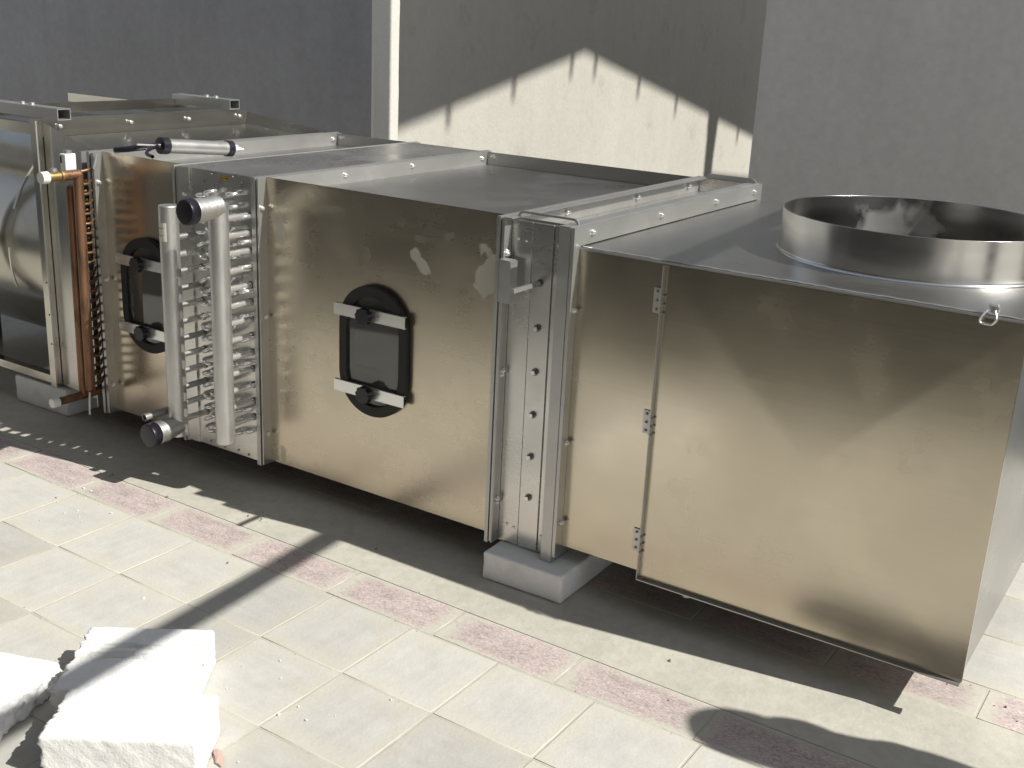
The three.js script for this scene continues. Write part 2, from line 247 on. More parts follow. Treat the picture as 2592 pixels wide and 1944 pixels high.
// damper
{
  const plateShape = new THREE.Shape(); const x0 = XDL + 0.006, x1 = -0.012;
  plateShape.moveTo(x0, HB); plateShape.lineTo(x1, HB); plateShape.lineTo(x1, T - 0.002); plateShape.lineTo(x0, T - 0.002);
  const front = (z) => uvm(new THREE.ExtrudeGeometry(plateShape, { depth: 0.003, bevelEnabled: false }).translate(0, 0, z));
  const f = mesh('damper_frame', [front(ZP - 0.003), front(W + 0.035), box(x0, x1, T - 0.056, T - 0.052, W + 0.039, ZP - 0.004), box(x0, x1, HB + 0.004, HB + 0.008, W + 0.039, ZP - 0.004), box(x0 + 0.06, x0 + 0.064, HB + 0.05, T - 0.06, W + 0.05, ZP - 0.02)], aluFace, unit);
  // pressed vertical ribs on the front plate
  for (const [a, b, d] of [[-0.205, -0.146, 0.004], [-0.143, -0.076, 0.0065], [-0.073, -0.043, 0.004]]) mesh('face_rib', uvm(new RoundedBoxGeometry(b - a, T - HB - 0.012, d, 2, 0.0015).translate((a + b) / 2, (T + HB) / 2 - 0.003, ZP + d / 2 + 0.0005)), aluFace, f);
  for (let i = 0; i < 6; i++) { const y = 0.915 - 0.1306 * i, s = mesh('blade_shaft', [cyl([-0.112, y, ZP + 0.006], [-0.112, y, ZP + 0.0095], 0.0115, 20), new THREE.BoxGeometry(0.011, 0.011, i ? 0.012 : 0.004).rotateZ(0.25).translate(-0.112, y, ZP + 0.012)], darkSteel, f); mesh('shaft_end', new THREE.BoxGeometry(0.0108, 0.0108, 0.003).rotateZ(0.25).translate(-0.112, y, ZP + 0.0195), bright, s); }
  mesh('drive_rod', [box(-0.1125, -0.1115, 0.9145, 0.9155, ZP + 0.01, ZP + 0.012), new THREE.BoxGeometry(0.0125, 0.0125, 0.135).rotateZ(0.2).translate(-0.112, 0.915, ZP + 0.082)], alu, f);
  for (const [x, y] of [[-0.192, 1.03], [-0.165, 1.027], [-0.06, 1.028], [-0.185, 0.155], [-0.16, 0.150], [-0.062, 0.150]]) { const r = mesh('rivet', rivetG, bright, f); r.position.set(x, y, ZP + 0.0045); }
  // hoops: the rounded end caps of the top channel
  const hoop = (z, filled) => {
    const o = new THREE.Shape(), a = -0.205, b = -0.006, yb = T - 0.05, yt = T + 0.016, r = 0.022; o.moveTo(a, yb); o.lineTo(a, yt - r); o.quadraticCurveTo(a, yt, a + r, yt); o.lineTo(b - r, yt); o.quadraticCurveTo(b, yt, b, yt - r); o.lineTo(b, yb);
    if (!filled) { const i = new THREE.Path(), k = 0.006; i.moveTo(a + k, yb + 0.003); i.lineTo(b - k, yb + 0.003); i.lineTo(b - k, yt - r); i.quadraticCurveTo(b - k, yt - k, b - r, yt - k); i.lineTo(a + r, yt - k); i.quadraticCurveTo(a + k, yt - k, a + k, yt - r); o.holes.push(i); }
    return uvm(new THREE.ExtrudeGeometry(o, { depth: 0.006, bevelEnabled: false, curveSegments: 8 }).translate(0, 0, z));
  };
  mesh('channel_end', hoop(ZP - 0.012, false), alu, f); mesh('channel_end', hoop(W + 0.024, true), alu, f);
  // right hand flange with its lips, and the left flange's turned-in lip
  const rf = mesh('damper_flange', [...flange(-0.012, -0.004, alu), box(-0.040, -0.012, HB, T - 0.004, -0.004, -0.001), box(-0.040, -0.012, T - 0.003, T - 0.0005, W + 0.002, -0.002)], alu, unit);
  mesh('plenum_flange', flange(-0.003, 0.008, alu, T - 0.002, HB + 0.02, W + 0.003, -0.002), alu, rf);
  for (const y of [0.86, 0.47, 0.22]) addBolt(rf, 0.011, y, -0.02); for (const z of [-0.10, -0.52, -0.93, -1.26]) addBolt(rf, 0.011, T - 0.024, z);
  const lf = mesh('flange_lip', [box(XDL + 0.004, XDL + 0.007, HB, T - 0.003, -0.038, -0.002), box(XDL + 0.004, XDL + 0.03, T - 0.003, T - 0.0005, W + 0.002, -0.002)], alu, f);
  for (const y of [0.985, 0.64, 0.235]) addBolt(lf, XDL + 0.010, y, -0.018); for (const z of [-0.34, -0.80, -1.2]) addBolt(lf, XDL + 0.010, T - 0.024, z);
  // bent angle bracket hooked over the left flange
  mesh('hook_bracket', [box(-0.216, -0.178, 0.853, 0.972, 0.0185, 0.0215), box(-0.181, -0.178, 0.853, 0.972, -0.014, 0.0184), box(-0.219, -0.1815, 0.9725, 0.975, -0.012, 0.0215)], alu, f);
}
// plenum
{
  const XR = 1.152, PT = 1.034, PB = 0.139, zb = W + 0.04, cx = 0.75, cz = -0.6154, R = 0.37;
  const sh = new THREE.Shape(); sh.moveTo(0.004, -ZP); sh.lineTo(XR, -ZP); sh.lineTo(XR, -zb); sh.lineTo(0.004, -zb); sh.closePath();
  const hole = new THREE.Path(); hole.absarc(cx, -cz, R - 0.002, 0, 2 * Math.PI, true); sh.holes.push(hole);
  const topG = uvm(new THREE.ExtrudeGeometry(sh, { depth: 0.003, bevelEnabled: false, curveSegments: 64 }).rotateX(-Math.PI / 2).translate(0, PT - 0.003, 0));
  const pl = mesh('plenum_casing', [topG, box(0.008, 0.266, PB, PT - 0.0035, ZP - 0.003, ZP), box(0.2665, XR, PB + 0.003, PT - 0.0035, ZP - 0.006, ZP - 0.003), box(0.008, XR, PB, PB + 0.0025, zb, ZP - 0.0065), box(0.008, XR, PB + 0.003, PT - 0.0035, zb, zb + 0.003), box(XR - 0.003, XR, PB + 0.003, PT - 0.0035, zb + 0.0035, ZP - 0.0065)], steelTop, unit);
  mesh('front_panel', warp(box(0.0085, 0.2655, PB + 0.001, PT - 0.006, ZP + 0.0005, ZP + 0.002, 10, 20, 1), wave(0.002, 801)), steel, pl);
  const dr = mesh('access_door', [warp(box(0.270, XR + 0.004, 0.121, PT - 0.008, ZP + 0.001, ZP + 0.003, 60, 60, 1), (p) => { wave(0.004, 821)(p); const u = Math.abs((p.x - 0.711) / 0.445), v = Math.abs((p.y - 0.573) / 0.453); p.z += 0.008 * (1 - Math.max(u, v)); }), box(XR + 0.001, XR + 0.0045, 0.121, PT - 0.008, ZP - 0.012, ZP)], steel, pl);
  mesh('door_lip', [box(0.2672, 0.2695, 0.121, PT - 0.009, ZP + 0.001, ZP + 0.019), box(0.2672, XR + 0.002, 0.1175, 0.1205, ZP - 0.004, ZP + 0.019)], alu, pl);
  mesh('edge_seam', [box(0.012, XR, PT - 0.006, PT - 0.0004, ZP + 0.0032, ZP + 0.007), tube(Array.from({ length: 70 }, (_, i) => [0.014 + i / 69 * (XR - 0.018), PT + rr(-0.0006, 0.0012), ZP - 0.002 + rr(-0.0015, 0.0015)]), 0.0036, 210, 6)], alu, pl);
  for (const y of [0.928, 0.587, 0.234]) {
    const h = mesh('hinge', [new RoundedBoxGeometry(0.026, 0.068, 0.003, 2, 0.0014).translate(0.254, y, ZP + 0.0048), cyl([0.2632, y - 0.034, ZP + 0.009], [0.2632, y + 0.034, ZP + 0.009], 0.003, 10)], aluDull, pl);
    for (const dy of [-0.024, 0, 0.024]) for (const x of [0.252, 0.27]) { const r = mesh('rivet', rivetG, darkSteel, h); if (x < 0.26) r.position.set(x, y + dy, ZP + 0.0063); else { r.position.set(0.2695, y + dy - 0.008, ZP + 0.012); r.rotation.y = Math.PI / 2; } }
  }
  const la = mesh('toggle_latch', [new RoundedBoxGeometry(0.022, 0.006, 0.034, 2, 0.002).rotateX(-0.5).translate(1.076, PT + 0.016, ZP - 0.016), new RoundedBoxGeometry(0.018, 0.014, 0.004, 2, 0.0015).translate(1.076, PT + 0.008, ZP - 0.028)], bright, pl);
  mesh('latch_loop', tube([[1.066, PT + 0.012, ZP + 0.002], [1.056, PT - 0.004, ZP + 0.012], [1.056, PT - 0.018, ZP + 0.010], [1.080, PT - 0.019, ZP + 0.010], [1.088, PT - 0.006, ZP + 0.012], [1.082, PT + 0.012, ZP + 0.002]], 0.0028, 30, 6), bright, la);
  mesh('drain_spout', cyl([0.41, PB, -0.06], [0.41, 0.098, -0.06], 0.014, 16), alu, pl);
  // collar with smoothed weld at its foot
  const prof = [[R + 0.010, PT + 0.0005], [R + 0.005, PT + 0.003], [R + 0.001, PT + 0.010], [R + 0.001, 1.15], [R - 0.002, 1.151], [R - 0.003, 1.149], [R - 0.003, PT - 0.02], [R + 0.001, PT - 0.02]].map((a) => new THREE.Vector2(...a));
  const collarTex = tex(512, 128, (u, v) => { const k = sm(0.50, 0.64, fbm(u * 3, v, 5, 841, 5)) * sm(0.55, 0.65, v); const t = 0.60 + 0.18 * k + 0.05 * vn(u * 3, v * 60, 60, 843); return [t, t * 0.985, t * 0.955]; });
  const collarRM = tex(512, 128, (u, v) => { const k = sm(0.50, 0.64, fbm(u * 3, v, 5, 841, 5)) * sm(0.55, 0.65, v); return [1, 0.18 + 0.22 * k + 0.08 * vn(u * 2, v * 50, 50, 845), 1 - 0.12 * k]; }, false);
  const lg = new THREE.LatheGeometry(prof, 96).translate(cx, 0, cz);
  mesh('round_collar', lg, mat({ map: collarTex, roughnessMap: collarRM, metalnessMap: collarRM, metalness: 1, roughness: 1 }), pl);
}
// water coil: end plate, headers, feeder tubes and return bends
{
  const x0 = XCL + 0.026, x1 = XML - 0.004;
  const ep = mesh('coil_end_plate', [box(x0, x1, HB + 0.012, T, -0.012, -0.006), box(x0, x0 + 0.055, HB + 0.012, T, -0.0055, 0.001), box(x0, x1, T - 0.003, T, W + 0.05, -0.0125)], aluFace, unit);
  const hx = [-1.473, -1.236], hz = 0.12, R = 0.0325;
  const bendG = (() => { const g = new THREE.TorusGeometry(0.017, 0.0068, 8, 12, Math.PI); g.rotateX(Math.PI / 2); const L = [g]; for (const s of [-0.017, 0.017]) L.push(new THREE.CylinderGeometry(0.0068, 0.0068, 0.022, 8, 1, true).rotateX(Math.PI / 2).translate(s, 0, -0.011)); return join(L); })();
  const addBend = (x, y, rot) => { const b = mesh('return_bend', bendG, bright, ep); b.position.set(x, y, 0.012 + rr(0, 0.006)); b.rotation.z = rot; };
  for (let i = 0; i < 21; i++) {
    const y = 1.03 - 0.0415 * i;
    addBend(-1.285, y, i % 4 == 3 ? 0.9 : 0.12); addBend(-1.425, y - 0.02, [0.1, 0.5, -0.4][i % 3]); addBend(-1.350, y - 0.035, i % 5 == 2 ? 1.4 : 0.3);
    addBend(-1.388, y - 0.006, [0.3, -0.2][i % 2]); if (i % 2) addBend(-1.235, y - 0.028, 0.25);
  }
  const eyeletG = new THREE.TorusGeometry(0.0105, 0.0022, 6, 14);
  const lh = mesh('header_pipe', [cyl([hx[0], 0.175, hz], [hx[0], 0.978, hz], R, 32), cyl([hx[0], 0.978, hz], [hx[0], 0.981, hz], R, 32, R - 0.002)], pipeMat, unit); lh.userData.label = 'shorter header pipe with a paper sticker';
  const rh = mesh('header_pipe', [cyl([hx[1], 0.205, hz], [hx[1], 1.015, hz], R, 32), cyl([hx[1], 0.202, hz], [hx[1], 0.205, hz], R - 0.002, 32, R)], pipeMat, unit); rh.userData.label = 'header pipe nearer the middle panel, black cap on its top stub';
  for (const [h, x, y0] of [[lh, hx[0], 0.93], [rh, hx[1], 0.965]]) for (let i = 0; i < 13; i++) {
    const y = y0 - 0.0585 * i, zz = x + 0.006;
    mesh('feeder_tube', cyl([zz, y, -0.006], [zz, y, hz - 0.02], 0.0105, 12), i % 3 == 1 && h === lh ? alu : bright, h);
    const e = mesh('tube_ring', eyeletG, darkSteel, ep); e.position.set(zz, y, -0.003);
  }
  const stub = (h, x, y, z1, tilt) => {
    mesh('stub', [cyl([x, y, hz], [x, y - tilt, z1 - 0.07], 0.036, 32), cyl([x, y - tilt, z1 - 0.07], [x, y - tilt, z1 - 0.026], 0.0385, 32), new THREE.TorusGeometry(0.0385, 0.003, 8, 32).translate(x, y - tilt, z1 - 0.03)], pipeMat, h);
    mesh('end_cap', (() => { const g = new THREE.LatheGeometry([[0, 0.034], [0.036, 0.034], [0.0405, 0.030], [0.0415, 0], [0, 0]].map((a) => new THREE.Vector2(...a)), 32); g.rotateX(Math.PI / 2).translate(x, y - tilt, z1 - 0.027); return g; })(), blackGloss, h);
  };
  stub(rh, hx[1], 1.006, 0.252, 0.004); stub(lh, hx[0], 0.212, 0.248, 0.006);
  mesh('vent_tube', (() => { const g = new THREE.LatheGeometry([[0.0125, 0], [0.0125, 0.11], [0.010, 0.11], [0.010, 0]].map((a) => new THREE.Vector2(...a)), 20); g.rotateX(Math.PI / 2).translate(-1.525, 0.252, 0.112); return g; })(), alu, lh);
  // paper sticker wrapped round the left header, yellow warning tape and a small yellow plate
  const stick = new THREE.CylinderGeometry(R + 0.0006, R + 0.0006, 0.062, 16, 1, true, -0.9, 1.5); stick.translate(hx[0], 0.895, hz);
  const cv = document.createElement('canvas'); cv.width = 128; cv.height = 128; const c2 = cv.getContext('2d'); c2.fillStyle = '#d6d4cc'; c2.fillRect(0, 0, 128, 128); c2.fillStyle = '#4a4a48'; for (const [y, l] of [[34, 96], [40, 70], [84, 88], [92, 60]]) for (let x = 14; x < 14 + l; x += 6) c2.fillRect(x, y, 3 + (x * 7 % 3), 3);
  const ct = new THREE.CanvasTexture(cv); ct.colorSpace = THREE.SRGBColorSpace; mesh('sticker', stick, mat({ map: ct, roughness: 0.8 }), lh);
  mesh('warning_tape', new THREE.CylinderGeometry(0.0368, 0.0368, 0.022, 16, 1, true, -0.9, 1.2).rotateX(Math.PI / 2).translate(hx[1], 1.004, 0.158), yellow, rh);
  const cp = document.createElement('canvas'); cp.width = 128; cp.height = 64; const c3 = cp.getContext('2d'); c3.fillStyle = '#c9a21c'; c3.fillRect(0, 0, 128, 64); c3.strokeStyle = '#222'; c3.lineWidth = 5; c3.strokeRect(3, 3, 122, 58); c3.fillStyle = '#222'; c3.fillRect(16, 26, 60, 12); c3.fillRect(84, 20, 26, 26);
  const pt = new THREE.CanvasTexture(cp); pt.colorSpace = THREE.SRGBColorSpace; mesh('name_plate', new THREE.BoxGeometry(0.036, 0.016, 0.0012).translate(-1.337, 1.073, -0.0052), mat({ map: pt, roughness: 0.6 }), ep);
  for (const [x, y] of [[-1.40, 1.08], [-1.48, 1.075], [-1.44, 1.05], [-1.37, 1.055], [-1.30, 1.082], [-1.26, 1.07], [-1.45, 0.12], [-1.38, 0.115], [-1.31, 0.12], [-1.26, 0.115]]) { const r = mesh('rivet', rivetG, darkSteel, ep); r.position.set(x, y, -0.0055); }
  addBolt(ep, -1.53, 1.0, 0.003).rotation.set(0, -Math.PI / 2, 0);
}
// copper coil and fan section
{
  const xc = -2.30, XB = -2.09;
  const cc = mesh('refrigerant_coil_casing', [box(-2.155, XSL - 0.03, HB + 0.02, T - 0.055, W + 0.05, -0.05), box(-2.155, XSL - 0.03, T - 0.055, T - 0.004, W + 0.03, W + 0.034)], darkSteel, unit);
  const finG = box(-0.014, 0.014, -0.0035, 0.0035, -0.05, 0.02);
  for (let i = 0; i < 24; i++) { const y = 0.185 + 0.0345 * i, b = mesh('hairpin_bend', (i % 2 ? cyl([-2.075, y, -0.05], [-2.050, y + 0.006, 0.012], 0.006, 8) : tube([[-2.085, y, -0.05], [-2.078, y, 0.008], [-2.058, y + 0.004, 0.014], [-2.052, y + 0.004, -0.05]], 0.006, 14, 6)), i % 6 ? brownTube : copper, cc); }
  const h1 = mesh('copper_header', [cyl([-2.045, 0.185, 0.085], [-2.040, 0.965, 0.080], 0.0155, 20), new THREE.SphereGeometry(0.0155, 16, 8).translate(-2.040, 0.965, 0.080), cyl([-2.045, 0.185, 0.02], [-2.045, 0.185, 0.20], 0.0155, 20), new THREE.SphereGeometry(0.0155, 16, 8).translate(-2.045, 0.185, 0.085)], copper, unit);
  mesh('end_cap', cyl([-2.045, 0.185, 0.195], [-2.045, 0.185, 0.222], 0.0185, 20, 0.0175), whitePlastic, h1);
  const h2 = mesh('copper_header', [cyl([-1.995, 0.225, 0.088], [-1.985, 1.022, 0.085], 0.018, 20), new THREE.SphereGeometry(0.018, 16, 10).translate(-1.985, 1.022, 0.085), cyl([-1.985, 1.022, 0.085], [-1.985, 1.022, 0.16], 0.0175, 20), new THREE.SphereGeometry(0.018, 16, 8).translate(-1.995, 0.225, 0.088)], copper, unit);
  mesh('fitting', [cyl([-1.985, 1.022, 0.155], [-1.985, 1.022, 0.212], 0.0165, 20), cyl([-1.985, 1.022, 0.15], [-1.985, 1.022, 0.158], 0.0205, 20)], brass, h2);
  mesh('hex_nut', [cyl([-1.985, 1.038, 0.182], [-1.985, 1.048, 0.182], 0.016, 6), cyl([-1.985, 1.046, 0.182], [-1.985, 1.052, 0.182], 0.011, 12)], alu, h2);
  mesh('end_cap', cyl([-1.985, 1.022, 0.208], [-1.985, 1.022, 0.235], 0.0215, 20, 0.0205), whitePlastic, h2);
  for (let i = 0; i < 22; i++) { const y = 0.24 + 0.0355 * i; mesh('feeder_tube', tube([[-1.99, y, 0.085], [-1.985, y, 0.045], [-2.02, y + 0.003, 0.012], [-2.06, y + 0.003, -0.05]], 0.0055, 12, 6), i % 7 == 3 ? copper : brownTube, h2); }
  mesh('capillary_tube', tube([[-1.985, 1.03, 0.085], [-1.98, 1.035, 0.05], [-1.985, 1.036, 0.02]], 0.006, 10, 8), copper, h2);
  mesh('small_pipe', tube([[-1.998, 0.21, 0.09], [-1.997, 0.17, 0.095], [-1.999, 0.12, 0.096]], 0.004, 10, 6), whitePlastic, h2);
  const th = mesh('valve_head', new RoundedBoxGeometry(0.032, 0.058, 0.045, 3, 0.004).translate(-2.035, 1.062, 0.085), whitePlastic, unit);
  mesh('dial_cap', cyl([-2.035, 1.091, 0.085], [-2.035, 1.102, 0.085], 0.014, 20), alu, th); mesh('scale_slot', new THREE.BoxGeometry(0.007, 0.024, 0.002).translate(-2.043, 1.07, 0.1078), black, th);
  mesh('pin', cyl([-2.0, 1.082, -0.01], [-1.945, 1.045, 0.045], 0.0055, 10), alu, unit);
  // tapering hood between fan frame and coil
  const A = [-2.09, 0.105, T, -0.05, W + 0.02], B = [-2.36, 0.125, 1.165, -0.05, -1.09];
  const q = (pts) => { const g = new THREE.BufferGeometry(); g.setAttribute('position', new THREE.Float32BufferAttribute(pts.flat(), 3)); g.setIndex([0, 1, 2, 0, 2, 3]); g.computeVertexNormals(); return uvm(g); };
  const hood = mesh('fan_hood', [q([[A[0], A[1], A[3]], [A[0], A[2], A[3]], [B[0], B[2], B[3]], [B[0], B[1], B[3]]]), q([[A[0], A[2] - 0.045, A[3]], [A[0], A[2] - 0.045, A[4]], [B[0], B[2] - 0.055, B[4]], [B[0], B[2] - 0.055, B[3]]]), q([[A[0], A[1], A[4]], [B[0], B[1], B[4]], [B[0], B[2], B[4]], [A[0], A[2], A[4]]]), q([[A[0], A[1], A[3]], [B[0], B[1], B[3]], [B[0], B[1], B[4]], [A[0], A[1], A[4]]])], mat({ color: lin(0.60, 0.59, 0.56), metalness: 1, roughness: 0.45, map: rep(steelTone, 0.8), roughnessMap: rep(steelRough, 0.7), side: THREE.DoubleSide }), unit);
  mesh('hood_flange', [box(-2.100, -2.092, 0.10, T - 0.006, -0.052, -0.012), box(-2.100, -2.092, T - 0.05, T - 0.006, W + 0.02, -0.053)], alu, hood);
  for (const z of [-0.12, -0.45, -0.75, -1.04]) addBolt(hood, -2.353, 1.148, z);
  // fan frame
  const fr = mesh('fan_frame', [box(-2.398, -2.364, 0.118, 1.172, -0.062, -0.02), box(-2.398, -2.364, 0.118, 1.172, -1.10, -1.06), box(-2.399, -2.363, 1.1725, 1.178, -1.10, -0.018), box(-2.398, -2.364, 0.118, 0.155, -1.06, -0.062), box(-2.398, -2.364, 1.09, 1.172, -1.06, -0.062), box(-3.6, -2.399, 0.131, 0.163, -0.060, -0.022), box(-3.6, -2.399, 1.118, 1.160, -0.060, -0.024), box(-3.6, -2.399, 1.118, 1.160, -1.10, -1.06), box(-2.80, -2.765, 0.131, 1.12, -0.058, -0.024), box(-2.72, -2.70, 1.16, 1.20, -1.1, -0.03)], frameSteel, unit);
  mesh('frame_edge', box(-2.3635, -2.361, 0.118, 1.172, -0.024, -0.018), bright, fr);
  for (const y of [0.55, 0.42, 0.30]) mesh('bolt_hole', cyl([-2.372, y, -0.021], [-2.372, y, -0.0192], 0.004, 8), black, fr);
  const ch = (z, x0, x1) => { const s = new THREE.Shape(); const a = 0.058, h = 0.042, t = 0.0035; s.moveTo(0, 0); s.lineTo(a, 0); s.lineTo(a, h); s.lineTo(0, h); s.closePath(); const p = new THREE.Path(); p.moveTo(t, t); p.lineTo(t, h - t); p.lineTo(a - t, h - t); p.lineTo(a - t, t); p.closePath(); s.holes.push(p); const g = new THREE.ExtrudeGeometry(s, { depth: x1 - x0, bevelEnabled: false }); g.rotateY(Math.PI / 2); return uvm(g.translate(x0, 1.1785, z)); };
  const b1 = mesh('mounting_channel', ch(-0.055, -3.4, -2.275), alu, fr), b2 = mesh('mounting_channel', ch(-0.975, -2.72, -2.345), alu, fr);
  for (const [b, z] of [[b1, -0.085], [b2, -1.01]]) for (const x of [-2.47, -2.53]) mesh('bolt', cyl([x, 1.2205, z], [x, 1.229, z], 0.011, 6), bright, b);
  // fan scroll
  const drum = mesh('fan_scroll', [cyl([-3.5, 0.645, -0.58], [-2.405, 0.645, -0.58], 0.495, 96)], mat({ color: lin(0.50, 0.485, 0.44), metalness: 1, roughness: 0.42, map: rep(steelTone, 3, 2), roughnessMap: rep(steelRough, 3, 2) }), unit);
  for (const [a0, a1, x] of [[0.72, 0.30, -2.655], [-0.02, -0.38, -2.70]]) mesh('weld_seam', tube([0, 1, 2, 3, 4, 5, 6].map((i) => { const a = a0 + (a1 - a0) * i / 6; return [x - 0.004 * i, 0.645 + 0.496 * Math.sin(a), -0.58 + 0.496 * Math.cos(a)]; }), 0.0045, 30, 6), bright, drum);
}
// ---------------------------------------------------------------- foam blocks
function foamBlock(w, h, d, s, rough, fn) { // w x h x d, base at y = 0
  const g = new RoundedBoxGeometry(w, h, d, 4, 0.012); const b = new THREE.BoxGeometry(w, h, d, Math.ceil(w / 0.005), Math.ceil(h / 0.006), Math.ceil(d / 0.004));
  const p = b.attributes.position, r = 0.008;
  warp(b, (v) => { // round the arrises, then crumble
    const ix = Math.max(-w / 2 + r, Math.min(w / 2 - r, v.x)), iy = Math.max(-h / 2 + r, Math.min(h / 2 - r, v.y)), iz = Math.max(-d / 2 + r, Math.min(d / 2 - r, v.z));
    const n = new THREE.Vector3(v.x - ix, v.y - iy, v.z - iz); if (n.lengthSq() > 0) { n.setLength(r); v.set(ix + n.x, iy + n.y, iz + n.z); }
    const q = (fbm(v.x * 2 + v.y * 1.7 + 5, v.z * 2 - v.y * 1.3 + 5, 24, s, 4) - 0.5) * 0.004;
    v.x += Math.sign(v.x) * q * (Math.abs(v.x) > w / 2 - 0.012 ? 1 : 0); v.z += Math.sign(v.z) * q * (Math.abs(v.z) > d / 2 - 0.012 ? 1 : 0); if (v.y > h / 2 - 0.012) v.y += q * 0.5;
    if (rough) rough(v, w, h, d); if (fn) fn(v, w, h, d);
  });
  const u = mergeNormals(b); u.translate(0, h / 2 + 0.001, 0); return uvm(u);
}
function mergeNormals(g) { const p = g.attributes.position, n = g.attributes.normal, m = new Map(); for (let i = 0; i < p.count; i++) { const k = p.getX(i).toFixed(5) + p.getY(i).toFixed(5) + p.getZ(i).toFixed(5), a = m.get(k) || [0, 0, 0]; a[0] += n.getX(i); a[1] += n.getY(i); a[2] += n.getZ(i); m.set(k, a); } for (let i = 0; i < p.count; i++) { const a = m.get(p.getX(i).toFixed(5) + p.getY(i).toFixed(5) + p.getZ(i).toFixed(5)), l = Math.hypot(...a) || 1; n.setXYZ(i, a[0] / l, a[1] / l, a[2] / l); } return g; }
const broken = (s, amp) => (v, w, h, d) => { if (v.x < -w / 2 + 0.03) v.x += amp * (fbm(v.z * 3 + 7, v.y * 4 + 7, 16, s, 5) - 0.35 + 0.22 * (hash(Math.round(v.z * 170), Math.round(v.y * 130), s) - 0.5)) * (1 - (v.x + w / 2) / 0.03 * 0.7); };
{
  let b = mesh('foam_block', foamBlock(0.275, HB - 0.002, 0.34, 911, null), foam); b.position.set(-0.072, 0, -0.115); b.rotation.y = 0.02; top(b, 'white foam block carrying the damper frame', 'foam block', 'foam blocks under the unit');
  b = mesh('foam_block', foamBlock(0.33, 0.113, 0.26, 921, null), foam); b.position.set(-2.485, 0, -0.155); b.rotation.y = 0.02; top(b, 'white foam block under the fan frame, behind the lower copper stub', 'foam block', 'foam blocks under the unit');
  const grooves = (v, w, h, d) => { if (v.y > h / 2 - 0.02) for (const [z, a, k] of [[-0.012, 0.040, 0.0075], [-0.055, 0.022, 0.006]]) v.y -= a * Math.exp(-Math.pow((v.z - z + 0.01 * (fbm(v.x * 2 + 3, 0.2, 12, 77, 3) - 0.5)) / k, 2)); };
  b = mesh('foam_block', foamBlock(0.315, 0.097, 0.29, 931, broken(933, 0.028), grooves), foam); b.position.set(-0.522, 0, 1.077); b.rotation.y = 0.61; top(b, 'loose grooved white foam block, striped by the beam shadow', 'foam block', 'loose foam offcuts');
  b = mesh('foam_block', foamBlock(0.345, 0.108, 0.185, 941, broken(943, 0.02)), foam); b.position.set(-0.330, 0, 1.246); b.rotation.y = 0.585; top(b, 'loose white foam block nearest the camera, crumbled on its left side', 'foam block', 'loose foam offcuts');
  b = mesh('foam_slab', foamBlock(0.42, 0.06, 0.26, 951, null, (v, w, h, d) => { if (v.x > w / 2 - 0.04) v.x += 0.03 * (fbm(v.z * 4 + 5, v.y * 4 + 5, 14, 955, 4) - 0.5); }), foam); b.position.set(-0.845, 0, 1.355); b.rotation.y = 0.36; top(b, 'flat white foam slab cut off by the left edge of the picture', 'foam slab', 'loose foam offcuts');
}
// ---------------------------------------------------------------- caulking gun lying on the unit
{
  const g = top(grp('caulking_gun'), 'silver caulking gun with black ends lying on the unit', 'tool');
  const a = [-1.86, 1.118, -0.185], d = new THREE.Vector3(0.03, -0.03, -0.335).normalize(), at = (t) => [a[0] + d.x * t, a[1] + d.y * t, a[2] + d.z * t];
  mesh('barrel', cyl(at(0.02), at(0.30), 0.0265, 32), alu, g);
  mesh('collar', cyl(at(-0.005), at(0.025), 0.0305, 32), blackGloss, g); mesh('collar', cyl(at(0.29), at(0.315), 0.0305, 32), blackGloss, g);
  mesh('nozzle', cyl(at(0.315), at(0.375), 0.014, 16, 0.003), whitePlastic, g);
  mesh('plunger_rod', cyl(at(-0.10), at(0.0), 0.004, 8), bright, g);
  mesh('grip', [tube([at(-0.005), [-1.885, 1.113, -0.10], [-1.92, 1.106, -0.07], [-1.96, 1.10, -0.06]], 0.011, 20, 10)], blackGloss, g);
  mesh('trigger', [tube([at(-0.01), [-1.83, 1.110, -0.10], [-1.79, 1.103, -0.062], [-1.745, 1.099, -0.05]], 0.0065, 20, 8)], blackGloss, g);
}
